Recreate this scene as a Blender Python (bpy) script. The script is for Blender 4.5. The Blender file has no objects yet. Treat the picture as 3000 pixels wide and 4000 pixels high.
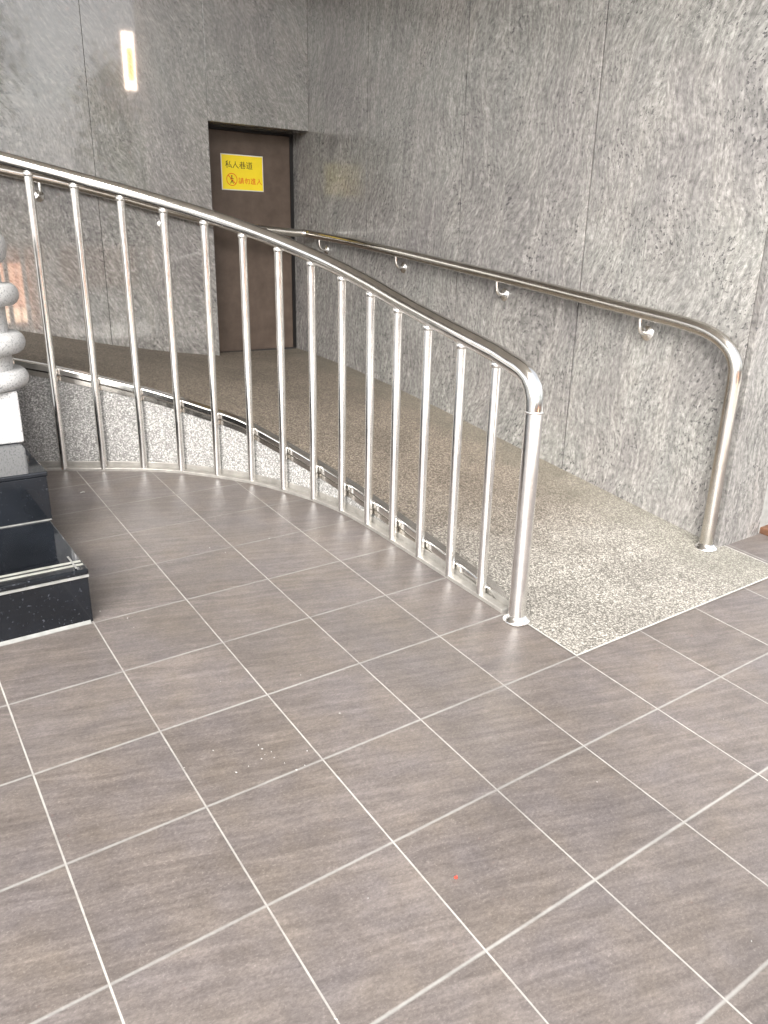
import bpy, math, random
from mathutils import Vector, Matrix, Quaternion
random.seed(7)
scene = bpy.context.scene
COL = scene.collection
T = 0.30                                   # one floor tile = 0.30 m; builders work in tile units

# ---------------------------------------------------------------- camera
R_ = ((0.8240971712, -0.5661147755, 0.0194399925),
      (-0.1737797664, -0.2853385921, -0.9425404398),
      (0.5391330496, 0.7733666328, -0.3335260201))
CAM = Vector((0.3993327, -4.5312298, 4.0137570))
cd = bpy.data.cameras.new("camera"); cam = bpy.data.objects.new("camera", cd); COL.objects.link(cam)
cd.sensor_fit = 'HORIZONTAL'; cd.sensor_width = 36.0; cd.lens = 36.0*2988.518/3000.0
cd.clip_start = 0.05; cd.clip_end = 500
r, d, f = (Vector(v) for v in R_)
M = Matrix((r, -d, -f)).transposed().to_4x4(); M.translation = CAM*T
cam.matrix_world = M
scene.camera = cam

# ---------------------------------------------------------------- world, sun, exposure
SUN_EL, SUN_AZ = math.radians(40), math.radians(222)     # azimuth: direction the light comes from, clockwise from +Y
world = bpy.data.worlds.new("World"); scene.world = world; world.use_nodes = True
wn = world.node_tree; wn.nodes.clear()
sky = wn.nodes.new('ShaderNodeTexSky'); sky.sky_type = 'NISHITA'; sky.sun_disc = False
sky.sun_elevation = SUN_EL; sky.sun_rotation = SUN_AZ; sky.air_density = 1.0; sky.dust_density = 4.0
hs = wn.nodes.new('ShaderNodeHueSaturation'); hs.inputs['Saturation'].default_value = 0.22
bg = wn.nodes.new('ShaderNodeBackground'); bg.inputs['Strength'].default_value = 0.15
wo = wn.nodes.new('ShaderNodeOutputWorld')
wn.links.new(sky.outputs[0], hs.inputs['Color']); wn.links.new(hs.outputs[0], bg.inputs['Color']); wn.links.new(bg.outputs[0], wo.inputs[0])
sl = bpy.data.lights.new("sun", 'SUN'); sl.energy = 2.2; sl.angle = math.radians(55); sl.color = (1.0, 0.97, 0.92)
so = bpy.data.objects.new("sun", sl); COL.objects.link(so)
sd = Vector((math.sin(SUN_AZ)*math.cos(SUN_EL), math.cos(SUN_AZ)*math.cos(SUN_EL), math.sin(SUN_EL)))
so.rotation_euler = (-sd).to_track_quat('-Z', 'Y').to_euler(); so.location = (0, -5, 8)
vs = scene.view_settings
scene.display_settings.display_device = 'sRGB'
vs.view_transform = 'Standard'; vs.look = 'None'; vs.gamma = 1.0; vs.use_curve_mapping = False
vs.exposure = 1.6
try:
    scene.cycles.use_denoising = True; scene.cycles.caustics_reflective = False; scene.cycles.caustics_refractive = False; scene.cycles.sample_clamp_indirect = 6.0
except Exception: pass

# ---------------------------------------------------------------- node helpers
class NT:
    def __init__(s, name):
        s.m = bpy.data.materials.new(name); s.m.use_nodes = True; s.t = s.m.node_tree; s.t.nodes.clear()
        s.out = s.t.nodes.new('ShaderNodeOutputMaterial'); s.b = s.t.nodes.new('ShaderNodeBsdfPrincipled')
        s.t.links.new(s.b.outputs[0], s.out.inputs[0])
        tc = s.t.nodes.new('ShaderNodeTexCoord')
        s.co = s.vm('SCALE', tc.outputs['Object'], scale=1.0/T)
    def n(s, t): return s.t.nodes.new(t)
    def put(s, sock, v):
        if isinstance(v, bpy.types.NodeSocket): s.t.links.new(v, sock)
        elif isinstance(v, (tuple, list)) and sock.type == 'RGBA' and len(v) == 3: sock.default_value = (*v, 1)
        else: sock.default_value = v
    def vm(s, op, a, b=None, scale=None):
        n = s.n('ShaderNodeVectorMath'); n.operation = op; s.put(n.inputs[0], a)
        if b is not None: s.put(n.inputs[1], b)
        if scale is not None: s.put(n.inputs['Scale'], scale)
        return n.outputs[0]
    def ma(s, op, a, b=0.0, c=0.0, clamp=False):
        n = s.n('ShaderNodeMath'); n.operation = op; n.use_clamp = clamp
        s.put(n.inputs[0], a); s.put(n.inputs[1], b); s.put(n.inputs[2], c); return n.outputs[0]
    def sep(s, v): n = s.n('ShaderNodeSeparateXYZ'); s.put(n.inputs[0], v); return n.outputs
    def com(s, x, y, z):
        n = s.n('ShaderNodeCombineXYZ'); [s.put(n.inputs[i], v) for i, v in enumerate((x, y, z))]; return n.outputs[0]
    def noise(s, v, scale, detail=3, rough=.5, dist=0.0, col=False):
        n = s.n('ShaderNodeTexNoise'); s.put(n.inputs['Vector'], v); n.inputs['Scale'].default_value = scale
        n.inputs['Detail'].default_value = detail; n.inputs['Roughness'].default_value = rough; n.inputs['Distortion'].default_value = dist
        return n.outputs['Color' if col else 'Fac']
    def voro(s, v, scale, feature='F1', out='Distance', rnd=1.0):
        n = s.n('ShaderNodeTexVoronoi'); n.feature = feature; s.put(n.inputs['Vector'], v); n.inputs['Scale'].default_value = scale
        n.inputs['Randomness'].default_value = rnd; return n.outputs[out]
    def white(s, v): n = s.n('ShaderNodeTexWhiteNoise'); n.noise_dimensions = '3D'; s.put(n.inputs['Vector'], v); return n.outputs
    def map(s, v, a, b, c=0.0, d=1.0, smooth=False):
        n = s.n('ShaderNodeMapRange'); n.interpolation_type = 'SMOOTHSTEP' if smooth else 'LINEAR'
        for i, x in enumerate((v, a, b, c, d)): s.put(n.inputs[i], x)
        return n.outputs[0]
    def mix(s, f, a, b, mode='MIX'):
        n = s.n('ShaderNodeMix'); n.data_type = 'RGBA'; n.blend_type = mode
        s.put(n.inputs[0], f); s.put(n.inputs[6], a); s.put(n.inputs[7], b); return n.outputs[2]
    def ramp(s, f, stops):
        n = s.n('ShaderNodeValToRGB'); s.put(n.inputs[0], f); e = n.color_ramp.elements
        while len(e) < len(stops): e.new(0.5)
        for i, (p, c) in enumerate(stops): e[i].position = p; e[i].color = (*c, 1)
        return n.outputs[0]
    def bump(s, h, strength, dist):
        n = s.n('ShaderNodeBump'); s.put(n.inputs['Height'], h); n.inputs['Strength'].default_value = strength
        n.inputs['Distance'].default_value = dist; s.t.links.new(n.outputs[0], s.b.inputs['Normal'])
    def set(s, **k):
        for a, v in k.items(): s.put(s.b.inputs[a.replace('_', ' ')], v)
        return s.m

# ---------------------------------------------------------------- materials
def mat_stone(name, sx, sy, shear, off, spec=.5, bmp=.08, r0=.10, r1=.2, tone=1.0, coat=0):
    """streaked grey cladding granite; sx, sy pick the horizontal axis of the wall"""
    N = NT(name); x, y, z = N.sep(N.co)
    h = N.ma('ADD', N.ma('MULTIPLY', x, sx), N.ma('MULTIPLY', y, sy))
    pid = N.ma('FLOOR', N.ma('DIVIDE', N.ma('ADD', h, off), 2.94))
    rnd = N.white(N.com(pid, sx, 3.0))
    base = N.com(h, N.ma('MULTIPLY', pid, 7.3), z)
    warp = N.vm('SUBTRACT', N.noise(base, .35, 2, col=True), (.5, .5, .5))
    w = N.sep(warp)
    u = N.ma('ADD', N.ma('ADD', h, N.ma('MULTIPLY', z, shear)), N.ma('MULTIPLY', w[0], 1.6))
    pz = N.ma('ADD', z, N.ma('MULTIPLY', pid, 11.7))
    st1 = N.noise(N.com(N.ma('MULTIPLY', u, 1.9), 0.0, N.ma('MULTIPLY', pz, .40)), 1.5, 6, .72, .5)
    st2 = N.noise(N.com(N.ma('MULTIPLY', u, 3.6), 4.0, N.ma('MULTIPLY', pz, .55)), 1.7, 5, .7, 1.1)
    st3 = N.noise(N.com(N.ma('MULTIPLY', u, 2.4), 8.0, N.ma('MULTIPLY', pz, 1.3)), 2.2, 4, .7, 2.2)
    st4 = N.noise(N.com(N.ma('MULTIPLY', u, 6.0), 12.0, N.ma('MULTIPLY', pz, 1.6)), 2.6, 3, .75, .6)
    cloud = N.noise(base, .45, 4, .55, .4)
    grain = N.noise(N.com(N.ma('MULTIPLY', u, 1.3), 9.0, N.ma('MULTIPLY', pz, .8)), 15.0, 2, .6)
    pit = N.noise(N.com(N.ma('MULTIPLY', u, 1.3), 2.0, N.ma('MULTIPLY', pz, .9)), 16.0, 3, .7)
    c = N.ramp(st1, [(.32, (.238, .235, .234)), (.46, (.268, .264, .260)), (.56, (.290, .285, .278)), (.70, (.335, .328, .314))])
    tint = N.ramp(cloud, [(.30, (.93, .90, .91)), (.48, (1.0, .985, .97)), (.60, (.985, 1.0, .975)), (.72, (1.03, 1.0, .97))])
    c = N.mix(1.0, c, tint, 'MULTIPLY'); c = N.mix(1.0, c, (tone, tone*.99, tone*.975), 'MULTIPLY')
    k4 = N.map(st4, .32, .68, .68, 1.32); c = N.mix(1.0, c, N.com(k4, k4, k4), 'MULTIPLY')
    vein = N.map(N.ma('ABSOLUTE', N.ma('SUBTRACT', st2, .50)), .0, .030, .75, 0.0, True)
    vein = N.ma('MULTIPLY', vein, N.map(st1, .44, .58, 0.05, .85, True))
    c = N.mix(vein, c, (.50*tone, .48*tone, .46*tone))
    v3 = N.ma('MULTIPLY', N.map(N.ma('ABSOLUTE', N.ma('SUBTRACT', st3, .52)), .0, .022, .55, 0.0, True), N.map(cloud, .42, .60, 0.0, 1, True))
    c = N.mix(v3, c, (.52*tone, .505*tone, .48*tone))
    g = N.map(grain, .30, .70, .70, 1.30)
    c = N.mix(1.0, c, N.com(g, g, g), 'MULTIPLY')
    pm = N.ma('MULTIPLY', N.map(pit, .555, .62, 0, .9, True), N.map(N.noise(base, 1.1, 4, .7), .43, .60, .16, 1.0))
    c = N.mix(pm, c, (.06, .058, .06))
    # fine tight joint running level round the room
    ln = N.map(N.ma('ABSOLUTE', N.ma('SUBTRACT', z, 4.24)), .003, .009, .08, 0.0)
    c = N.mix(ln, c, (.52, .51, .5))
    hgt = N.ma('ADD', N.ma('MULTIPLY', grain, .5), N.ma('MULTIPLY', pm, -.8))
    N.bump(hgt, bmp, .004)
    N.set(Base_Color=c, Roughness=N.map(grain, .3, .7, r0, r1), Specular_IOR_Level=spec)
    if coat: N.set(Coat_Weight=coat, Coat_IOR=1.9, Coat_Roughness=.035)
    return N.m

def mat_tiles():
    N = NT('floor_tiles'); x, y, z = N.sep(N.co)
    fx = N.ma('FRACT', x); fy = N.ma('FRACT', y)
    cell = N.com(N.ma('FLOOR', x), N.ma('FLOOR', y), 0.0)
    rn = N.white(cell); rv = rn['Value'] if 'Value' in rn else rn[0]
    ex = N.ma('MINIMUM', fx, N.ma('SUBTRACT', 1.0, fx)); ey = N.ma('MINIMUM', fy, N.ma('SUBTRACT', 1.0, fy))
    wob = N.ma('MULTIPLY', N.ma('SUBTRACT', N.noise(N.co, 5.0, 3, .6), .5), .006)
    ex2 = N.ma('ADD', ex, wob); ey2 = N.ma('ADD', ey, wob)
    gx = N.map(ex2, .0045, .0085, 1, 0, True); gy = N.map(ey2, .002, .017, .8, 0, True)
    grout = N.ma('MAXIMUM', gx, gy)
    a = math.radians(-16); ca, sa = math.cos(a), math.sin(a)
    jit = N.vm('SCALE', N.com(N.ma('MULTIPLY', rv, 9.0), N.ma('MULTIPLY', rv, 31.0), 0.0), scale=1.0)
    wp = N.vm('SCALE', N.vm('SUBTRACT', N.noise(N.co, 1.3, 2, col=True), (.5, .5, .5)), scale=.10)
    p = N.vm('ADD', N.co, N.vm('ADD', jit, wp)); px, py, pz = N.sep(p)
    al = N.ma('ADD', N.ma('MULTIPLY', px, ca), N.ma('MULTIPLY', py, sa)); ac = N.ma('SUBTRACT', N.ma('MULTIPLY', py, ca), N.ma('MULTIPLY', px, sa))
    s1 = N.noise(N.com(N.ma('MULTIPLY', al, 1.3), N.ma('MULTIPLY', ac, 15.0), 0.0), 1.0, 4, .6, .1)
    s2 = N.noise(N.com(N.ma('MULTIPLY', al, 3.0), N.ma('MULTIPLY', ac, 28.0), 3.0), 1.0, 4, .65, .1)
    cl = N.noise(p, 1.7, 3, .6)
    c = N.ramp(s1, [(.28, (.086, .074, .068)), (.46, (.106, .092, .085)), (.60, (.130, .113, .104)), (.75, (.164, .144, .132))])
    c = N.mix(N.map(s2, .35, .7, 0, .5), c, (.150, .131, .122))
    dk = N.map(N.ma('ABSOLUTE', N.ma('SUBTRACT', s1, .44)), 0, .02, .10, 0, True)
    c = N.mix(dk, c, (.07, .06, .056))
    v = N.ma('ADD', N.ma('MULTIPLY', rv, .15), .925); c = N.mix(1.0, c, N.com(v, v, v), 'MULTIPLY')
    c = N.mix(1.0, c, N.ramp(cl, [(.3, (.96, .97, 1.03)), (.7, (1.03, 1.0, .95))]), 'MULTIPLY')
    sp = N.map(N.noise(N.co, 70, 1, .5), .60, .78, 0, .22); c = N.mix(sp, c, (.30, .27, .25))
    lite = N.map(N.voro(N.co, 1.7), .008, .014, .4, 0); c = N.mix(lite, c, (.6, .58, .54))
    gcol = N.mix(N.noise(N.co, 7, 3, .7), (.26, .25, .235), (.42, .405, .38))
    gcol = N.mix(gy, gcol, N.mix(N.noise(N.co, 9, 3, .7), (.22, .22, .21), (.36, .36, .345)))
    fg = N.map(N.noise(N.vm('MULTIPLY', N.co, (1.0, 1.6, 1.0)), 34, 3, .75), .32, .68, .80, 1.20); c = N.mix(1.0, c, N.com(fg, fg, fg), 'MULTIPLY')
    mo = N.map(N.noise(p, 5.0, 4, .7), .32, .68, .90, 1.10); c = N.mix(1.0, c, N.com(mo, mo, mo), 'MULTIPLY')
    lw = N.ma('MULTIPLY', N.map(N.white(N.com(N.ma('ROUND', y), 5.0, 1.0))[0], 0, 1, .68, 1.0), gy)
    lx = N.ma('MULTIPLY', N.map(N.white(N.com(N.ma('ROUND', x), 2.0, 7.0))[0], 0, 1, .75, 1.0), gx)
    gm = N.ma('MAXIMUM', lx, lw)
    c = N.mix(N.ma('MULTIPLY', gm, N.map(N.noise(N.co, 2.2, 5, .7), .32, .55, .55, 1.0)), c, gcol)
    dirt = N.map(N.noise(N.co, .45, 5, .62), .35, .68, .86, 1.10); c = N.mix(1.0, c, N.com(dirt, dirt, N.ma('MULTIPLY', dirt, .99)), 'MULTIPLY')
    hh = N.ma('ADD', N.ma('MULTIPLY', s2, .25), N.ma('MULTIPLY', grout, -1.0))
    N.bump(hh, .25, .0012)
    N.set(Base_Color=c, Roughness=N.ma('ADD', N.map(s2, .3, .7, .38, .48), N.ma('MULTIPLY', grout, .4)), Specular_IOR_Level=.42)
    return N.m

def mat_pebble(name, dark, mid, light, stain_shade=0.0):
    N = NT(name)
    v = N.voro(N.co, 58.0, out='Color'); vx = N.sep(v)[0]; dd = N.voro(N.co, 58.0)
    c = N.ramp(vx, [(.0, dark), (.30, dark), (.42, mid), (.72, light), (.95, tuple(min(1, q*1.15) for q in light))])
    n2 = N.noise(N.co, 40, 2, .6); k = N.map(n2, .3, .7, .62, 1.35); c = N.mix(1.0, c, N.com(k, k, k), 'MULTIPLY')
    edge = N.map(dd, .40, .68, 0, .6); c = N.mix(edge, c, tuple(q*.45 for q in dark))
    if stain_shade:
        s = N.noise(N.co, .8, 4, .6, .3); k = N.map(s, .38, .66, 1.0, 1.0-stain_shade, True)
        x, y, z = N.sep(N.co)
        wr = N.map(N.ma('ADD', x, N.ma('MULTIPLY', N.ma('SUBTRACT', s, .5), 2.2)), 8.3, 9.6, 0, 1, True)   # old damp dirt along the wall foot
        far_shade = N.map(N.ma('ADD', y, N.ma('MULTIPLY', N.ma('SUBTRACT', s, .5), 3.0)), 1.0, 4.2, 0, 1, True)   # shade and brown bounce further up, painted into the colour
        c = N.mix(far_shade, c, N.mix(1.0, c, (.86, .775, .70), 'MULTIPLY'))
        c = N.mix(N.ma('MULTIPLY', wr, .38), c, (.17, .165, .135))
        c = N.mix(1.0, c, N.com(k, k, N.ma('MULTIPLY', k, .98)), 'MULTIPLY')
    N.bump(N.ma('SUBTRACT', 1.0, dd), .55, .003)
    N.set(Base_Color=c, Roughness=.62, Specular_IOR_Level=.35)
    return N.m

def mat_metal(name, col, rough, streak=.06):
    N = NT(name); n1 = N.noise(N.vm('MULTIPLY', N.co, (3, 3, 3)), 2.0, 4, .6)
    n2 = N.noise(N.vm('MULTIPLY', N.co, (30, 30, 2)), 1.0, 2, .6)
    N.bump(n2, .02, .001)
    k = N.map(n1, .3, .7, .90, 1.06)
    N.set(Base_Color=N.mix(1.0, col, N.com(k, k, k), 'MULTIPLY'), Metallic=1.0, Roughness=N.map(n1, .3, .7, rough, rough+streak))
    return N.m

def mat_black():
    N = NT('black_granite'); n = N.noise(N.co, 26, 2, .6); n2 = N.noise(N.co, 1.2, 3, .5)
    c = N.mix(N.map(n, .64, .76, 0, .6), (.007, .008, .010), (.08, .085, .10))
    c = N.mix(N.map(n2, .4, .7, 0, .25), c, (.03, .036, .048))
    N.set(Base_Color=c, Roughness=.05, Specular_IOR_Level=.42)
    return N.m

def mat_white_granite():
    N = NT('white_granite'); n = N.noise(N.co, 44, 2, .6); n2 = N.noise(N.co, 8, 3, .6)
    c = N.mix(N.map(n, .54, .64, 0, .75), (.60, .60, .595), (.20, .205, .215)); c = N.mix(N.map(n2, .5, .8, 0, .3), c, (.55, .55, .56))
    N.bump(n, .25, .002); N.set(Base_Color=c, Roughness=.6); return N.m

def mat_plain(name, col, rough=.6, var=.12, scale=6, metal=0.0, bump=0.0, spec=.5):
    N = NT(name); n = N.noise(N.co, scale, 4, .6); k = N.map(n, .3, .7, 1-var, 1+var)
    if bump: N.bump(n, bump, .003)
    N.set(Base_Color=N.mix(1.0, col, N.com(k, k, k), 'MULTIPLY'), Roughness=rough, Metallic=metal, Specular_IOR_Level=spec); return N.m

def mat_emit(name, col, e):
    N = NT(name); N.set(Base_Color=col, Emission_Color=(*col, 1), Emission_Strength=e); return N.m

M_RIGHT = mat_stone('granite_cladding_side', 1.0, 1.0, .16, -.861-9.768, tone=.83)
M_LEFT = mat_stone('granite_cladding_end', 1.0, 1.0, .45, 0.32-12.18, spec=.7, bmp=.02, r0=.2, r1=.3, tone=.84, coat=.8)
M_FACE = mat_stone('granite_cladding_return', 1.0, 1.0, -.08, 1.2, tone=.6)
M_TILE = mat_tiles()
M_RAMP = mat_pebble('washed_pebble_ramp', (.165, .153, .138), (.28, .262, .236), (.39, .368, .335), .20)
M_CURB = mat_pebble('washed_pebble_curb', (.25, .245, .235), (.36, .35, .34), (.48, .47, .45))
M_STEEL = mat_metal('polished_steel', (.82, .805, .775), .12)
M_BAL = mat_metal('baluster_steel', (.90, .89, .87), .17)
M_DULL = mat_metal('brushed_steel', (.64, .61, .565), .16, .10)
M_CHAN = mat_plain('channel_steel', (.33, .315, .29), .42, .2, 5, metal=.5)
M_EDGE = mat_plain('pale_mortar', (.40, .39, .36), .7, .2, 8)
M_BLACK = mat_black(); M_WG = mat_white_granite()
M_STRIP = mat_plain('grip_strip', (.30, .30, .27), .5, .2, 8)
M_CAULK = mat_plain('grey_caulk', (.22, .22, .21), .6, .2, 8)
M_DOOR = mat_plain('brown_door', (.105, .078, .062), .42, .22, 3, spec=.4)
M_FRAME = mat_plain('black_frame', (.008, .007, .007), .4, .1, 3)
M_DARK = mat_plain('dark_backing', (.035, .033, .032), .8, .2, 3)
M_YEL = mat_plain('yellow_sign', (.95, .74, .03), .35, .04, 3)
M_INK = mat_plain('black_ink', (.05, .03, .01), .5, .02, 3); M_RED = mat_plain('red_ink', (.78, .09, .01), .5, .02, 3)
M_CLEAR = mat_plain('clear_sleeve', (.75, .74, .72), .12, .05, 3)
M_SOFFIT = mat_plain('painted_soffit', (.70, .68, .64), .8, .06, 2)
M_CONC = mat_plain('pale_facade', (.48, .46, .43), .8, .1, 2)
M_ORANGE = mat_plain('orange_brick', (.72, .33, .18), .8, .15, 4)
M_PAVE = mat_plain('pale_paving', (.62, .60, .56), .8, .1, 1.5)
M_ASPH = mat_plain('asphalt', (.09, .09, .088), .85, .2, 6)
M_GLASS = mat_plain('dark_glass', (.02, .025, .03), .05, .1, 2)
M_LEAF = mat_plain('foliage', (.09, .15, .045), .7, .3, 2); M_BARK = mat_plain('bark', (.09, .07, .05), .9, .2, 5)

# ---------------------------------------------------------------- mesh helpers (tile units)
def floor_z(x, y): return .0071248*x + .0675573*y

class MB:
    def __init__(s): s.v = []; s.f = []; s.mi = []
    def add(s, vs, fs, m=0):
        b = len(s.v); s.v += [tuple(v) for v in vs]; s.f += [tuple(b+i for i in q) for q in fs]; s.mi += [m]*len(fs)
    def box(s, x0, y0, z0, x1, y1, z1, m=0):
        v = [(x0, y0, z0), (x1, y0, z0), (x1, y1, z0), (x0, y1, z0), (x0, y0, z1), (x1, y0, z1), (x1, y1, z1), (x0, y1, z1)]
        s.add(v, [(0, 3, 2, 1), (4, 5, 6, 7), (0, 1, 5, 4), (1, 2, 6, 5), (2, 3, 7, 6), (3, 0, 4, 7)], m)
    def tube(s, pts, rad, seg=20, cap=True, m=0):
        pts = [Vector(p) for p in pts]; n = len(pts)
        tg = []
        for i in range(n):
            a = pts[max(i-1, 0)]; b = pts[min(i+1, n-1)]; tg.append((b-a).normalized())
        up = Vector((0, 0, 1)) if abs(tg[0].z) < .9 else Vector((1, 0, 0))
        nrm = (up - tg[0]*up.dot(tg[0])).normalized(); vs = []; prev = tg[0]
        for i in range(n):
            q = prev.rotation_difference(tg[i]); nrm = q @ nrm; nrm = (nrm - tg[i]*nrm.dot(tg[i])).normalized(); prev = tg[i]
            bn = tg[i].cross(nrm); rr = rad[i] if isinstance(rad, (list, tuple)) else rad
            for k in range(seg):
                a = 2*math.pi*k/seg; vs.append(pts[i]+nrm*math.cos(a)*rr+bn*math.sin(a)*rr)
        fs = [(i*seg+k, i*seg+(k+1) % seg, (i+1)*seg+(k+1) % seg, (i+1)*seg+k) for i in range(n-1) for k in range(seg)]
        if cap: fs += [tuple(range(seg))[::-1], tuple((n-1)*seg+k for k in range(seg))]
        s.add(vs, fs, m)
    def lathe(s, c, prof, seg=32, m=0, axis=None):
        vs = []; q = Vector((0, 0, 1)).rotation_difference(Vector(axis)) if axis else Quaternion()
        for (rr, z) in prof:
            for k in range(seg):
                a = 2*math.pi*k/seg; vs.append(Vector(c)+q @ Vector((rr*math.cos(a), rr*math.sin(a), z)))
        n = len(prof)
        fs = [(i*seg+k, i*seg+(k+1) % seg, (i+1)*seg+(k+1) % seg, (i+1)*seg+k) for i in range(n-1) for k in range(seg)]
        fs += [tuple(range(seg))[::-1], tuple((n-1)*seg+k for k in range(seg))]
        s.add(vs, fs, m)
    def sweep(s, rows, m=0, closed=True, caps=True):
        n = len(rows[0]); vs = [p for r in rows for p in r]
        rng = range(n) if closed else range(n-1)
        fs = [(i*n+k, i*n+(k+1) % n, (i+1)*n+(k+1) % n, (i+1)*n+k) for i in range(len(rows)-1) for k in rng]
        if caps and closed: fs += [tuple(range(n))[::-1], tuple((len(rows)-1)*n+k for k in range(n))]
        s.add(vs, fs, m)
    def build(s, name, mats, parent=None, smooth=False, bevel=0.0, seg=2, angle=35):
        me = bpy.data.meshes.new(name)
        off = Vector(parent.matrix_world.translation) if parent is not None else Vector((0, 0, 0))
        off = Vector(parent['_o']) if (parent is not None and '_o' in parent) else off
        me.from_pydata([tuple(Vector(v)*T-off) for v in s.v], [], s.f); me.update()
        mats = mats if isinstance(mats, (list, tuple)) else [mats]
        for m in mats: me.materials.append(m)
        for p, i in zip(me.polygons, s.mi): p.material_index = i
        o = bpy.data.objects.new(name, me); COL.objects.link(o)
        if parent is not None: o.parent = parent
        import bmesh
        bm = bmesh.new(); bm.from_mesh(me); bmesh.ops.recalc_face_normals(bm, faces=bm.faces); bm.to_mesh(me); bm.free()
        if smooth:
            for p in me.polygons: p.use_smooth = True
            try: me.set_sharp_from_angle(angle=math.radians(angle))
            except Exception: pass
        if bevel:
            b = o.modifiers.new('bevel', 'BEVEL'); b.width = bevel*T; b.segments = seg; b.limit_method = 'ANGLE'; b.harden_normals = False
        return o

def thing(name, label, cat, loc, group=None):
    o = bpy.data.objects.new(name, None); COL.objects.link(o); o.location = Vector(loc)*T; o.empty_display_size = .1
    o['label'] = label; o['category'] = cat
    if group: o['group'] = group
    ORIG[o.name] = Vector(loc)*T
    return o
ORIG = {}
def part(mb, name, mats, parent, **k):
    """a part's mesh is stored relative to its thing's base; sub-parts pass the same base on"""
    base = parent
    while base.parent is not None: base = base.parent
    off = ORIG.get(base.name, Vector((0, 0, 0)))
    mb.v = [tuple(Vector(v)-off/T) for v in mb.v]
    o = mb.build(name, mats, None, **k); o.parent = parent
    return o
def tag(o, label, cat, group=None):
    o['label'] = label; o['category'] = cat
    if group: o['group'] = group
    return o
def structure(o): o['kind'] = 'structure'; return o

def catmull(P, n=6):
    P = [Vector(p) for p in P]; out = []
    for i in range(len(P)-1):
        p0 = P[i-1] if i else P[i]*2-P[i+1]; p1, p2 = P[i], P[i+1]; p3 = P[i+2] if i+2 < len(P) else P[i+1]*2-P[i]
        for k in range(n):
            t = k/n
            out.append(.5*((2*p1)+(p2-p0)*t+(2*p0-5*p1+4*p2-p3)*t*t+(3*p1-p0-3*p2+p3)*t**3))
    out.append(P[-1]); return out
def interp(x, pts):
    if x <= pts[0][0]: a, b = pts[0], pts[1]
    elif x >= pts[-1][0]: a, b = pts[-2], pts[-1]
    else:
        for a, b in zip(pts[:-1], pts[1:]):
            if a[0] <= x <= b[0]: break
    return a[1]+(b[1]-a[1])*(x-a[0])/(b[0]-a[0])

# ---------------------------------------------------------------- ground
XW, YW, YE = 9.768, 12.18, .861
mb = MB()
xs = [-60, -20, 0, 20, 60]; ys = [-8, 0, 14, 30]
for i in range(4):
    for j in range(3):
        q = [(xs[i], ys[j]), (xs[i+1], ys[j]), (xs[i+1], ys[j+1]), (xs[i], ys[j+1])]
        mb.add([(x, y, floor_z(x, y)) for x, y in q], [(0, 1, 2, 3)])
mb.build('tiled_floor', M_TILE)
structure(bpy.data.objects['tiled_floor'])
mb = MB()
mb.add([(x, y, floor_z(x, y)-.002) for x, y in ((-60, -26), (60, -26), (60, -8.0), (-60, -8.0))], [(0, 1, 2, 3)])
structure(mb.build('pavement', M_PAVE))
mb = MB(); zr = floor_z(0, -26)-.45
mb.add([(-400, -500, zr), (400, -500, zr), (400, -26, zr), (-400, -26, zr)], [(0, 1, 2, 3)])
structure(mb.build('road', M_ASPH))
mb = MB(); mb.box(-60, -26.5, zr, 60, -26.003, zr+.40); structure(mb.build('kerb', M_CONC))
mb = MB(); mb.add([(-900, -900, zr-.6), (900, -900, zr-.6), (900, 900, zr-.6), (-900, 900, zr-.6)], [(0, 1, 2, 3)])
structure(mb.build('ground', M_ASPH))

# ---------------------------------------------------------------- ramp
FEET = [(2.853, 7.748), (3.383, 7.488), (3.933, 7.218), (4.415, 6.862), (4.836, 6.42), (5.206, 5.962), (5.483, 5.427), (5.700, 4.893),
        (5.838, 4.328), (5.905, 3.747), (5.922, 3.179), (5.932, 2.592), (5.940, 1.992), (5.957, 1.439)]
TOPZ = [4.817, 4.687, 4.535, 4.393, 4.235, 4.073, 3.902, 3.732, 3.556, 3.415, 3.247, 3.100, 2.975, 2.845]
# two more feet on round to the left, hidden behind the stone post
for _ in range(3): TOPZ = [TOPZ[0]]+[(TOPZ[i-1]+2*TOPZ[i]+TOPZ[i+1])/4 for i in range(1, len(TOPZ)-1)]+[TOPZ[-1]]
FEET = [(1.66, 8.13), (2.27, 7.96)] + FEET; TOPZ = [5.09, 4.955] + TOPZ
TUBE = [(-4.0, 8.95, 3.35), (-2.0, 8.85, 3.0), (0.0, 8.75, 2.66), (1.55, 8.42, 2.38), (2.618, 8.03, 2.163), (3.161, 7.764, 2.028), (3.696, 7.501, 1.876), (4.245, 7.173, 1.708), (4.687, 6.793, 1.551),
        (5.154, 6.264, 1.375), (5.412, 5.889, 1.211), (5.674, 5.36, 1.013), (5.881, 4.825, .835), (6.006, 4.246, .694), (6.057, 3.616, .585),
        (6.069, 3.067, .506), (6.08, 2.509, .411), (6.09, 1.917, .322), (6.10, 1.438, .238), (6.104, 1.20, .135), (6.104, 1.02, .095)]
inner = catmull(TUBE, 4)
OUTER_Y = [(-.3, floor_z(9.8, -.3)+.013), (.80, floor_z(9.8, .8)+.013), (.92, .150), (1.243, .199), (3.861, .529), (6.989, .926), (8.651, 1.116), (10.4, 1.28), (12.18, 1.385)]
OUTER_X = [(-6.0, 4.1), (3.151, 2.238), (4.97, 1.846), (6.2, 1.63), (7.359, 1.470), (8.6, 1.40), (9.768, 1.385)]
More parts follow.
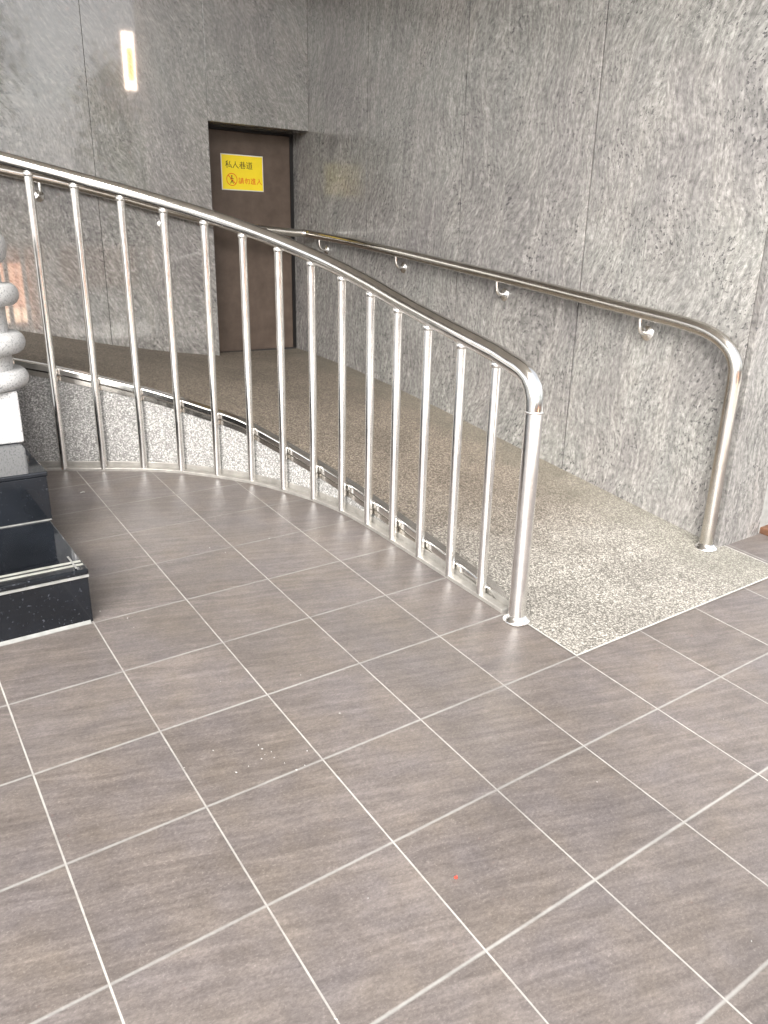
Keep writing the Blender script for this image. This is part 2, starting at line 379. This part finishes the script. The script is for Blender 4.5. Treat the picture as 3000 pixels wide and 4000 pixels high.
def outer_for(p):
    cx, cy = 1.35, 3.75
    if p.y < 3.75: return Vector((XW, p.y, interp(p.y, OUTER_Y)))
    if p.x < 1.35: return Vector((p.x, YW, interp(p.x, OUTER_X)))
    dx, dy = p.x-cx, p.y-cy
    t1 = (XW-cx)/dx if dx > 1e-6 else 1e9; t2 = (YW-cy)/dy if dy > 1e-6 else 1e9
    if t1 < t2: y = cy+dy*t1; return Vector((XW, y, interp(y, OUTER_Y)))
    x = cx+dx*t2; return Vector((x, YW, interp(x, OUTER_X)))
# walk the inner edge; make sure one ray hits the room corner
ray_pts = []
for a, b in zip(inner[:-1], inner[1:]):
    ray_pts.append(a)
    oa, ob = outer_for(a), outer_for(b)
    if abs(oa.y-YW) < 1e-6 and abs(ob.x-XW) < 1e-6:
        lo, hi = 0., 1.
        for _ in range(40):
            mid = (lo+hi)/2; o = outer_for(a.lerp(b, mid))
            if abs(o.y-YW) < 1e-6 and o.x < XW-1e-7: lo = mid
            else: hi = mid
        ray_pts.append(a.lerp(b, lo))
ray_pts.append(inner[-1])
rows = []; K = 8
for p in ray_pts:
    o = outer_for(p); zin = p.z-.035
    if p.y < 1.3: zin = max(zin, floor_z(p.x, p.y)+.013)
    i_ = Vector((p.x, p.y, zin)); rows.append([i_.lerp(o, k/K) for k in range(K+1)])
# the flat apron in front, flush with the tiles
ap = []
for y in (.86, .45, .002):
    ap.append([Vector((6.0+(3.768)*k/K, y, floor_z(6.0+3.768*k/K, y)+.013)) for k in range(K+1)])
mb = MB(); mb.sweep(rows+ap, closed=False, caps=False)
# strip beyond the wall end
mb.add([(XW, .002, floor_z(XW, 0)+.013), (9.885, .002, floor_z(9.885, 0)+.013), (9.885, .855, floor_z(9.885, .85)+.013), (XW, .855, floor_z(XW, .85)+.013)], [(0, 1, 2, 3)])
# door recess floor
mb.add([(7.36, YW, 1.470), (8.6, YW, 1.40), (XW, YW, 1.385), (XW, 12.95, 1.42), (7.36, 12.95, 1.45)], [(0, 1, 2, 3, 4)])
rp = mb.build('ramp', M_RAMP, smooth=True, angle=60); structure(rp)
# pale mortar edging where the apron meets the tiles
mb = MB()
e = .016
for (x0, y0, x1, y1) in ((6.0-e, -.02, 6.0, .80), (6.0, -.02, 9.885, .001), (9.886, -.02, 9.886+e, .855)):
    mb.add([(x0, y0, floor_z(x0, y0)+.015), (x1, y0, floor_z(x1, y0)+.015), (x1, y1, floor_z(x1, y1)+.015), (x0, y1, floor_z(x0, y1)+.015)], [(0, 1, 2, 3)])
structure(mb.build('path_edging', M_EDGE))

# ---------------------------------------------------------------- kerb wall under the balustrade
def frames(pts):
    out = []
    for i, p in enumerate(pts):
        a = pts[max(i-1, 0)]; b = pts[min(i+1, len(pts)-1)]; t = (b-a); t.z = 0; t.normalize(); out.append((p, t, Vector((t.y, -t.x, 0))*-1))
    return out   # third vector: towards the ramp (left of travel when coming from the far left)
fr = frames(inner)
CURB = thing('kerb_wall', 'low curved pebble-faced kerb wall capped in steel beside the ramp', 'kerb wall', (5.9, 3.7, floor_z(5.9, 3.7)))
rows = []
for p, t, o in fr:
    s = -o     # outwards, to the balusters
    if s.dot(Vector((1.35, 3.75, 0))-Vector((p.x, p.y, 0))) < 0 and p.y > 3.9: s = -s
    if p.y <= 3.9: s = Vector((-1, 0, 0))
    rows.append((p, t, s))
fr = rows
def strip(off0, off1, zf0, zf1):
    R = []
    for p, t, s in fr:
        a = p+s*off0; b = p+s*off1
        R.append([(a.x, a.y, zf0(p, a)), (b.x, b.y, zf0(p, b)), (b.x, b.y, zf1(p, b)), (a.x, a.y, zf1(p, a))])
    return R
flz = lambda p, q: floor_z(q.x, q.y)-.02
mb = MB(); mb.sweep(strip(-.05, .055, flz, lambda p, q: max(p.z-.03, floor_z(q.x, q.y)+.0))); part(mb, 'kerb_face', M_CURB, CURB)
mb = MB(); mb.sweep(strip(-.07, .085, lambda p, q: max(p.z-.075, floor_z(q.x, q.y)-.01), lambda p, q: max(p.z+.045, floor_z(q.x, q.y)+.04)))
part(mb, 'steel_cap', M_STEEL, CURB, smooth=True, bevel=.045, seg=4)
mb = MB(); mb.sweep(strip(.0551, .075, lambda p, q: max(p.z-.15, floor_z(q.x, q.y)-.01), lambda p, q: max(p.z-.078, floor_z(q.x, q.y)+.0))); part(mb, 'cap_fascia', M_DULL, CURB)
mb = MB(); mb.sweep(strip(.056, .085, flz, lambda p, q: floor_z(q.x, q.y)+.115)); part(mb, 'back_flange', M_CHAN, CURB, bevel=.006)
mb = MB(); mb.sweep(strip(.0851, .20, flz, lambda p, q: floor_z(q.x, q.y)+.045)); part(mb, 'base_channel', M_CHAN, CURB, bevel=.008)

# ---------------------------------------------------------------- curved balustrade
BAL = thing('balustrade', 'curved stainless steel balustrade of upright bars along the ramp', 'balustrade', (5.947, .833, floor_z(5.947, .833)))
path = [(-2.2, 8.75, 5.98), (-.6, 8.62, 5.61), (.5, 8.44, 5.36)] + [(x, y, z+.088) for (x, y), z in zip(FEET, TOPZ)]
curve = catmull(path, 6)
end = [(5.953, 1.22, 2.868), (5.950, 1.10, 2.836), (5.948, 1.01, 2.802), (5.947, .935, 2.748), (5.947, .875, 2.665), (5.947, .843, 2.56), (5.947, .833, 2.43)]
zb = floor_z(5.947, .833)
mb = MB(); mb.tube(curve+[Vector(q) for q in end], .095, 32)
part(mb, 'handrail', M_STEEL, BAL, smooth=True, angle=50)
mb = MB(); mb.tube([(5.947, .833, 2.43), (5.947, .833, 1.2), (5.947, .833, zb)], .094, 32)
po = part(mb, 'end_post', M_BAL, BAL, smooth=True, angle=50)
FL = [(.150, 0), (.156, .012), (.152, .022), (.138, .036), (.120, .050), (.108, .062), (.102, .072), (.096, .076)]
mb = MB(); mb.lathe((5.947, .833, zb), FL, 36); part(mb, 'base_flange', M_BAL, po, smooth=True, angle=60)
mb = MB(); mb.lathe((5.947, .833, 2.43), [(.095, -.012), (.099, -.006), (.099, .006), (.095, .012)], 28); part(mb, 'weld_ring', M_BAL, po, smooth=True)
for (x, y), z in zip(FEET, TOPZ):
    z0 = floor_z(x, y)+.02
    mb = MB(); mb.tube([(x, y, z0), (x, y, (z0+z)/2), (x, y, z+.03)], .056, 20); b = part(mb, 'baluster', M_BAL, BAL, smooth=True, angle=50)
    mb = MB(); mb.lathe((x, y, z-.055), [(.057, 0), (.064, .012), (.068, .030), (.064, .05), (.057, .065)], 20); part(mb, 'collar', M_BAL, b, smooth=True, angle=70)
    q = min(fr, key=lambda k: (k[0].x-x)**2+(k[0].y-y)**2)[0]
    if q.z > floor_z(x, y)+.1:
        dv = Vector((q.x-x, q.y-y, 0)).normalized(); a_ = Vector((x, y, q.z-.01))
        mb = MB(); mb.tube([a_+dv*.03, a_+dv*.10], .018, 10); part(mb, 'weld_stub', M_BAL, b, smooth=True)

# ---------------------------------------------------------------- wall handrail
RX, RY = 9.574, 11.99
WR = thing('wall_handrail', 'stainless steel wall handrail bent down to a post by the corner', 'handrail', (RX, .93, floor_z(RX, .93)))
wp = [(1.52, RY, 5.40), (3.232, RY, 5.104), (4.176, RY, 4.958), (5.192, RY, 4.765), (6.197, RY, 4.545), (7.241, RY, 4.345), (8.377, RY, 4.215), (9.0, RY, 4.172), (9.34, RY, 4.155)]
wp2 = [(9.50, 11.95, 4.148), (RX, 11.83, 4.135), (RX, 11.5, 4.105), (RX, 10.0, 3.975), (RX, 8.2, 3.80), (RX, 6.943, 3.662), (RX, 5.325, 3.485), (RX, 3.817, 3.312), (RX, 2.552, 3.162),
       (RX, 1.95, 3.092), (RX, 1.61, 3.040), (RX, 1.38, 2.985), (RX, 1.19, 2.900), (RX, 1.04, 2.780), (RX, .955, 2.63), (RX, .932, 2.46), (RX, .93, 2.30)]
mb = MB(); mb.tube(catmull(wp+wp2, 6), .088, 28); part(mb, 'rail', M_DULL, WR, smooth=True, angle=50)
zb2 = floor_z(RX, .93)+.012
mb = MB(); mb.tube([(RX, .93, 2.30), (RX, .93, 1.2), (RX, .93, zb2)], .0875, 28); po = part(mb, 'post', M_DULL, WR, smooth=True, angle=50)
mb = MB(); mb.lathe((RX, .93, zb2), FL, 32); part(mb, 'base_flange', M_BAL, po, smooth=True, angle=60)
def bracket(wx, wy, z, along, out):
    """plate on the wall, rod swinging out and up to the rail"""
    w = Vector((wx, wy, z)); out = Vector(out)
    pts = catmull([w, w+out*.075, w+out*.15+Vector((0, 0, .025)), w+out*.19+Vector((0, 0, .10)), w+out*.194+Vector((0, 0, .25))], 6)
    mb = MB(); mb.tube(pts, .029, 12); a = part(mb, 'bracket', M_BAL, WR, smooth=True, angle=50)
    mb = MB(); mb.lathe(w, [(.104, 0), (.107, .010), (.094, .022), (.040, .030), (.030, .040)], 24, axis=out); part(mb, 'wall_plate', M_BAL, a, smooth=True, angle=50)
for y, z in ((2.47, 2.86), (5.445, 3.20), (8.397, 3.53), (11.40, 3.80)): bracket(XW, y, z, (0, 1, 0), (-1, 0, 0))
for x, z in ((3.88, 4.70), (6.25, 4.26)): bracket(x, YW, z, (1, 0, 0), (0, -1, 0))

# ---------------------------------------------------------------- walls
ZT = 17.0
def panel_wall(name, label, rects, mat, axis, front, thick, base_box):
    """rects: (a0, a1, z0, z1) along the axis; each cladding slab a bevelled box in one mesh over a dark backing"""
    t = thing(name, label, 'wall', base_box[:3])
    g = .015 if axis == 'y' else .005; mb = MB()
    for a0, a1, z0, z1 in rects:
        if axis == 'y': mb.box(front, a0+g, z0, front+thick, a1-g, z1)
        else: mb.box(a0+g, front, z0, a1-g, front+thick, z1)
    part(mb, 'cladding', mat, t, bevel=.004)
    return t
J = [.861, 3.80, 6.745, 9.78, 12.86]
w = panel_wall('granite_wall', 'long streaked grey granite wall beside the ramp under the handrail', [(J[i]+(0.0 if i else .083), J[i+1]+(0 if i < 3 else .12), -.3, ZT) for i in range(4)], M_RIGHT, 'y', XW, .10, (XW, .861, 0))
mb = MB(); mb.box(XW+.1005, .957, -.4, XW+1.4, 16, ZT); part(mb, 'wall_core', M_DARK, w)
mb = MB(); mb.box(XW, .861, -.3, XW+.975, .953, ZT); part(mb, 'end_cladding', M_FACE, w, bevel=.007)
mb = MB(); mb.box(XW+.976, .875, -.3, XW+1.3, .955, ZT); part(mb, 'corner_post', M_CAULK, w)
XL = [-8.0, -4.6, -2.2, .2, 2.6, 4.985, 7.375]
rects = [(XL[i], XL[i+1]+(0 if i < 5 else .007), -.3, ZT) for i in range(6)]
w2 = panel_wall('end_wall', 'dark grey granite end wall around the brown door, joints upright', rects, M_LEFT, 'x', YW, .10, (3, YW, 0))
mb = MB(); mb.box(7.383, YW, 6.31, XW-.003, YW+.10, ZT); mb.box(7.383, YW+.1005, 6.31, XW-.003, 12.92, 6.40); part(mb, 'lintel', M_LEFT, w2, bevel=.007)
mb = MB(); mb.box(-8, YW+.1005, -.4, 7.28, 14.5, ZT); mb.box(7.28, YW+.1005, 6.402, XW-.003, 14.5, ZT); part(mb, 'wall_core', M_DARK, w2)
mb = MB(); mb.box(7.2805, YW+.1005, -.3, 7.368, 12.95, 6.40); part(mb, 'door_reveal', M_LEFT, w2)

# ---------------------------------------------------------------- door and notice
YD = 12.90
D = thing('metal_door', 'plain dark brown metal door set back in the grey granite wall', 'door', (8.6, YD, 1.43))
mb = MB(); mb.box(7.40, YD, 1.45, 9.655, YD+.12, 6.25); part(mb, 'door_leaf', M_DOOR, D, bevel=.01)
mb = MB(); mb.box(9.675, YD+.03, 1.44, 9.764, YD+.14, 6.305); mb.box(7.37, YD+.04, 6.262, 9.674, YD+.14, 6.305); part(mb, 'door_frame', M_FRAME, D)
mb = MB(); mb.box(7.3, YD+.15, 1.2, XW-.002, YD+.25, 6.5); part(mb, 'back_panel', M_FRAME, D)
mb = MB(); mb.box(7.40, YD-.05, 1.40, 9.70, YD-.002, 1.449); part(mb, 'threshold', M_DARK, D)

SX0, SX1, SZ0, SZ1, YS = 7.945, 8.935, 5.055, 5.765, YD-.022
S = thing('warning_sign', 'yellow notice with black and red Chinese lettering on the brown door', 'sign', ((SX0+SX1)/2, YD, SZ0))
mb = MB(); mb.box(SX0-.018, YS+.006, SZ0-.018, SX1+.018, YD-.001, SZ1+.018); part(mb, 'clear_sleeve', M_CLEAR, S)
mb = MB(); mb.box(SX0, YS, SZ0, SX1, YS+.0055, SZ1); part(mb, 'sign_board', M_YEL, S)
def lettering(name, chars, x0, z0, size, pitch, mat):
    mbs = MB()
    for i, ch in enumerate(chars):
        for st in GLYPH[ch]:
            pts = [(x0+i*pitch+px*size, z0+pz*size) for px, pz in st]
            for (ax, az), (bx, bz) in zip(pts[:-1], pts[1:]):
                dx, dz = bx-ax, bz-az; L = math.hypot(dx, dz) or 1; wd = size*(.030 if abs(dz) < abs(dx)*.3 else .048)
                nx, nz = -dz/L*wd, dx/L*wd; ex, ez = dx/L*wd*.6, dz/L*wd*.6
                y = YS-.003-.0004*random.random()
                mbs.add([(ax-ex+nx, y, az-ez+nz), (ax-ex-nx, y, az-ez-nz), (bx+ex-nx, y, bz+ez-nz), (bx+ex+nx, y, bz+ez+nz)], [(0, 1, 2, 3)])
    part(mbs, name, mat, S)
# strokes on a unit square, x right, z up
GLYPH = {
 '私': [[(.36, .95), (.08, .84)], [(.02, .66), (.46, .66)], [(.24, .88), (.24, .03)], [(.24, .62), (.02, .30)], [(.24, .58), (.42, .42)], [(.72, .92), (.52, .16)], [(.52, .16), (.92, .24)], [(.80, .50), (.98, .06)]],
 '人': [[(.46, .93), (.44, .60), (.06, .06)], [(.46, .70), (.64, .32), (.96, .06)]],
 '入': [[(.34, .92), (.50, .88), (.46, .58), (.06, .06)], [(.50, .70), (.66, .32), (.96, .06)]],
 '巷': [[(.12, .82), (.88, .82)], [(.02, .58), (.98, .58)], [(.34, .95), (.34, .58)], [(.66, .95), (.66, .58)], [(.36, .56), (.04, .30)], [(.64, .56), (.96, .30)], [(.30, .42), (.70, .42), (.70, .25), (.30, .25)], [(.30, .42), (.30, .05), (.84, .05), (.84, .16)]],
 '道': [[(.08, .92), (.18, .78)], [(.02, .58), (.20, .58), (.14, .18)], [(.02, .12), (.22, .16), (.40, .04), (.98, .04)], [(.46, .97), (.54, .86)], [(.84, .97), (.76, .86)], [(.34, .80), (.98, .80)], [(.66, .80), (.58, .68)], [(.44, .66), (.88, .66), (.88, .18), (.44, .18), (.44, .66)], [(.44, .50), (.88, .50)], [(.44, .34), (.88, .34)]],
 '請': [[(.12, .96), (.24, .88)], [(.02, .78), (.36, .78)], [(.06, .64), (.32, .64)], [(.06, .50), (.32, .50)], [(.08, .36), (.32, .36), (.32, .08), (.08, .08), (.08, .36)], [(.46, .88), (.94, .88)], [(.50, .75), (.90, .75)], [(.42, .62), (.98, .62)], [(.70, .96), (.70, .62)], [(.50, .52), (.50, .14), (.42, .03)], [(.50, .52), (.88, .52), (.88, .05), (.78, .08)], [(.50, .38), (.88, .38)], [(.50, .25), (.88, .25)]],
 '勿': [[(.34, .96), (.06, .52)], [(.26, .78), (.94, .78), (.88, .14), (.72, .06)], [(.46, .76), (.08, .22)], [(.70, .76), (.30, .06)]],
 '進': [[(.08, .92), (.18, .78)], [(.02, .58), (.20, .58), (.14, .18)], [(.02, .12), (.22, .16), (.40, .04), (.98, .04)], [(.52, .97), (.34, .62)], [(.46, .80), (.46, .18)], [(.68, .97), (.74, .84)], [(.46, .80), (.96, .80)], [(.46, .60), (.92, .60)], [(.46, .40), (.92, .40)], [(.46, .20), (.98, .20)], [(.70, .80), (.70, .20)]],
}
lettering('black_lettering', '私人巷道', SX0+.085, SZ0+.44, .150, .168, M_INK)
lettering('red_lettering', '請勿進入', SX0+.385, SZ0+.125, .130, .150, M_RED)
mb = MB()
cxs, czs = SX0+.225, SZ0+.205
for k in range(40):
    a0, a1 = 2*math.pi*k/40, 2*math.pi*(k+1)/40; r0, r1 = .118, .132
    mb.add([(cxs+math.cos(a)*rr, YS-.003, czs+math.sin(a)*rr) for a, rr in ((a0, r0), (a0, r1), (a1, r1), (a1, r0))], [(0, 1, 2, 3)])
mb.add([(cxs-.088, YS-.0045, czs+.074), (cxs-.074, YS-.0045, czs+.088), (cxs+.088, YS-.0045, czs-.074), (cxs+.074, YS-.0045, czs-.088)], [(0, 1, 2, 3)])
part(mb, 'prohibition_ring', M_RED, S)
mb = MB()
def bar(ax, az, bx, bz, w_):
    dx, dz = bx-ax, bz-az; L = math.hypot(dx, dz); nx, nz = -dz/L*w_, dx/L*w_
    mb.add([(ax+nx, YS-.002, az+nz), (ax-nx, YS-.002, az-nz), (bx-nx, YS-.002, bz-nz), (bx+nx, YS-.002, bz+nz)], [(0, 1, 2, 3)])
mb.add([(cxs+math.cos(i*math.pi/5)*.018, YS-.002, czs+.072+math.sin(i*math.pi/5)*.018) for i in range(10)], [tuple(range(10))])
bar(cxs, czs+.05, cxs, czs-.02, .011); bar(cxs, czs+.035, cxs-.045, czs, .006); bar(cxs, czs+.035, cxs+.045, czs+.01, .006); bar(cxs, czs-.02, cxs-.035, czs-.085, .008); bar(cxs, czs-.02, cxs+.035, czs-.085, .008)
part(mb, 'walking_figure', M_INK, S)

# ---------------------------------------------------------------- black granite steps
ST = thing('granite_steps', 'polished black granite steps with grey grip lines by the stone post', 'steps', (2.01, 3.03, floor_z(2, 3)))
Z1, Z2 = .820, 1.414
mb = MB(); mb.box(-7, 3.035, -.2, 2.006, 8.4, Z1-.062); part(mb, 'lower_riser', M_BLACK, ST, bevel=.006)
mb = MB(); mb.box(-7, 3.02, Z1-.060, 2.016, 8.4, Z1); part(mb, 'lower_tread', M_BLACK, ST, bevel=.016)
mb = MB(); mb.box(-7, 4.72, Z1+.002, 2.04, 8.30, Z2-.062); part(mb, 'upper_riser', M_BLACK, ST, bevel=.006)
mb = MB(); mb.box(-7, 4.705, Z2-.060, 2.055, 7.85, Z2); part(mb, 'upper_tread', M_BLACK, ST, bevel=.016)
for y in (3.14, 3.235):
    mb = MB(); mb.box(-7, y, Z1+.001, 1.995, y+.032, Z1+.010); part(mb, 'grip_strip', M_STRIP, ST)
mb = MB(); mb.box(1.900, 3.06, Z1+.0105, 1.920, 3.42, Z1+.014); part(mb, 'cross_line', M_CAULK, ST)
mb = MB(); mb.box(-7, 3.015, Z1-.088, 2.012, 3.034, Z1-.064); part(mb, 'nosing_joint', M_CAULK, ST)
mb = MB(); mb.box(-7, 4.70, Z1+.0005, 2.03, 4.718, Z1+.012); part(mb, 'tread_joint', M_CAULK, ST)
rows = []
for x in (-7, 0, 1.98): rows.append([(x, 3.0, floor_z(x, 3)+.001), (x, 3.034, floor_z(x, 3)+.001), (x, 3.034, floor_z(x, 3)+.026)])
mb = MB(); mb.sweep(rows); part(mb, 'base_caulk', M_CAULK, ST)

# ---------------------------------------------------------------- white stone post on the upper step
SP = thing('stone_post', 'turned pale speckled granite post standing on the upper black step', 'stone post', (1.62, 6.72, Z2))
mb = MB(); mb.box(1.145, 6.244, Z2+.001, 2.10, 7.20, 2.095); part(mb, 'base_block', M_WG, SP, bevel=.03)
mb = MB(); c = (1.62, 6.75, 0)
NK = .545
pr = [(NK, 2.096)]
for z0, z1, R1 in ((2.10, 2.34, .72), (2.545, 2.815, .735), (3.145, 3.42, .73)):
    pr += [(NK, z0), (NK+.075, z0+.006)]
    for k in range(1, 8):
        a = math.pi*k/8; pr.append((NK+.075+(R1-NK-.075)*math.sin(a), z0+(z1-z0)*(.5-.5*math.cos(a))))
    pr += [(NK+.075, z1-.006), (NK, z1)]
pr += [(NK, 3.66), (NK+.04, 3.67), (.64, 3.74), (.665, 3.86), (.64, 3.98), (.54, 4.07), (.38, 4.13), (.2, 4.17), (.02, 4.18)]
mb.lathe(c, pr, 48); part(mb, 'turned_shaft', M_WG, SP, smooth=True, angle=40)

# ---------------------------------------------------------------- small things
mb = MB(); mb.box(10.80, .70, floor_z(10.8, .7)+.004, 12.6, 1.75, floor_z(12.6, 1.75)+.02)
tag(mb.build('wooden_threshold', mat_plain('brown_wood', (.10, .045, .022), .7, .3, 6), bevel=.01), 'worn orange brown board on the floor past the wall end', 'board')

def scrap(name, label, cat, mat, x, y, z, s, ang=0.0):
    mb = MB(); n = 9; top = []
    for k in range(n):
        a = 2*math.pi*k/n+ang; rr = s*(.6+.5*random.random()); top.append((x+math.cos(a)*rr, y+math.sin(a)*rr*.55, z+.012+.012*random.random()))
    bot = [(q[0], q[1], q[2]-.01) for q in top]
    mb.add(top+bot, [tuple(range(n)), tuple(range(2*n-1, n-1, -1))]+[(k, (k+1) % n, n+(k+1) % n, n+k) for k in range(n)])
    return tag(mb.build(name, mat), label, cat)
M_REDS = mat_plain('red_paper', (.50, .05, .03), .6); M_LF = mat_plain('dry_leaf', (.40, .11, .03), .7); M_WH = mat_plain('white_paper', (.36, .35, .33), .7)
scrap('red_scrap', 'tiny bright red scrap on the foreground floor tiles', 'scrap', M_REDS, 3.185, -1.485, floor_z(3.185, -1.485), .017)
scrap('dry_leaf', 'small orange dry leaf on the pebble ramp behind the last bars', 'leaf', M_LF, 6.69, 2.08, .238, .055)
scrap('paper_flake', 'single white flake on the tiles between steps and balustrade', 'flake', M_WH, 2.836, 6.659, floor_z(2.836, 6.659), .045)
mb = MB()
for k in range(34):
    if k < 13: x = 2.64+random.gauss(0, .11); y = .27+random.gauss(0, .10)
    else: x = random.uniform(1.2, 7.5); y = random.uniform(-3.0, 4.5)
    if x < 2.1 and y > 2.9 or (x > 5.9 and y > -.05): continue
    z = floor_z(x, y)+.001; s = random.uniform(.003, .007); a = random.random()*3
    vx, vy = math.cos(a)*s*1.8, math.sin(a)*s*1.8
    mb.add([(x-vx, y-vy, z), (x+vy*.5, y-vx*.5, z), (x+vx, y+vy, z), (x-vy*.5, y+vx*.5, z), (x, y, z+.008)], [(0, 1, 4), (1, 2, 4), (2, 3, 4), (3, 0, 4), (3, 2, 1, 0)])
o = mb.build('white_crumbs', M_WH); tag(o, 'scattered tiny white crumbs on the brown floor tiles', 'crumbs'); o['kind'] = 'stuff'

# ---------------------------------------------------------------- out of view: shading canopy, and the street the polished surfaces mirror
CN = thing('canopy', 'pale unseen canopy shading the ramp and steps', 'canopy', (2, 2, 10.6))
mb = MB(); mb.box(-16, -2.6, 13.0, 9.76, 12.17, 14.0); part(mb, 'soffit', M_SOFFIT, CN)  # unseen; reach and height set to darken floor and walls further in

def tree(name, label, x, y, h, cr, n=2600):
    z0 = floor_z(x, -26)-.45 if y < -26 else floor_z(x, y)
    t = thing(name, label, 'tree', (x, y, z0), 'street trees across the road'); rnd = random.Random(int(x*10+y))
    mb = MB(); mb.tube([(x, y, z0), (x+.1, y, z0+h*.3), (x-.2, y+.2, z0+h*.62), (x, y, z0+h*.9)], [.6, .45, .3, .08], 10)
    ends = []
    for k in range(9):
        a = rnd.random()*6.28; zz = z0+h*(.4+.05*k); e_ = (x+math.cos(a)*cr*.7, y+math.sin(a)*cr*.7, zz+h*.18); ends.append(e_)
        mb.tube([(x, y, zz), ((x+e_[0])/2, (y+e_[1])/2, zz+h*.06), e_], [.2, .13, .05], 7)
    part(mb, 'trunk', M_BARK, t)
    mb = MB()
    cs = ends+[(x+rnd.uniform(-.5, .5)*cr, y+rnd.uniform(-.5, .5)*cr, z0+h*rnd.uniform(.55, 1.0)) for _ in range(9)]
    for k in range(n):
        c_ = rnd.choice(cs); q = [c_[i]+rnd.gauss(0, cr*(.24, .24, .2)[i]) for i in range(3)]; s = rnd.uniform(.16, .34)
        a = Vector((rnd.gauss(0, 1), rnd.gauss(0, 1), rnd.gauss(0, 1))).normalized(); b = a.orthogonal().normalized(); q = Vector(q)
        mb.add([q-a*s, q+b*s*.5, q+a*s, q-b*s*.5], [(0, 1, 2, 3)])
    part(mb, 'crown', M_LEAF, t); return t
for x, y, h, cr, lb in ((9.5, -44, 22, 6.5, 'broad green street tree nearest the steps side'), (23.5, -43, 19, 5, 'green street tree in the middle of the row'), (40, -46, 22, 7, 'tall green street tree at the far end of the row'), (-14, -45, 20, 6, 'green street tree at the near end of the row')):
    tree('street_tree', lb, x, y, h, cr)
zg = zr-.6
B = thing('street_building', 'pale block across the street with orange brick ground floor', 'building', (20, -75, zg))
mb = MB(); mb.box(-60, -90, zg, 90, -75, zg+13); part(mb, 'wall', M_CONC, B)
mb = MB(); mb.box(-60, -74.98, zg, 90, -74.6, zg+5.5); part(mb, 'brick_base', M_ORANGE, B)
for i in range(12):
    for k in range(1):
        x = -54+i*12; mb = MB(); mb.box(x, -74.98, zg+7, x+6, -74.8, zg+11); part(mb, 'window', M_GLASS, B)
# glowing box and kiosk added out of view to brighten what the end wall mirrors
L_ = thing('added_glow_box', 'added glowing orange and white box on a pole, mirrored in the end wall', 'sign', (16.3, -20.2, floor_z(16.3, -20.2)))
mb = MB(); mb.box(16.02, -20.3, 11.9, 16.62, -20.0, 14.8, 0); part(mb, 'glow_box', mat_emit('white_glow', (1.0, .80, .66), 8), L_)
mb = MB(); mb.box(16.16, -19.995, 12.35, 16.48, -19.96, 14.0); part(mb, 'orange_panel', mat_emit('orange_glow', (1.0, .36, .08), 7), L_)
mb = MB(); mb.tube([(16.3, -20.15, floor_z(16.3, -20)), (16.3, -20.15, 11.9)], .15, 12); part(mb, 'pole', M_DULL, L_)
W_ = thing('added_kiosk', 'added kiosk whose glowing panes brighten the warm patch mirrored in the end wall', 'kiosk', (8.6, -20.4, floor_z(8.6, -20.4)))
zk = floor_z(8.6, -20.4); M_PANE = mat_emit('warm_glow_pane', (1.0, .50, .30), 1.9); M_PANE2 = mat_emit('pale_glow_pane', (1.0, .72, .50), 3.0)
mb = MB(); mb.box(6.9, -21.4, zk, 10.0, -20.05, 2.9); mb.box(6.7, -21.6, 2.901, 10.2, -19.85, 3.15); part(mb, 'kiosk_body', M_ORANGE, W_)
for x0, x1 in ((7.1, 7.9), (8.0, 8.85), (8.95, 9.45)):
    mb = MB(); mb.box(x0, -20.049, .1, x1, -20.02, 2.45); pn = part(mb, 'upper_pane', M_PANE, W_)
    mb = MB(); mb.box(x0, -20.049, -.75, x1, -20.02, .02); pn = part(mb, 'lower_pane', M_PANE2, W_)
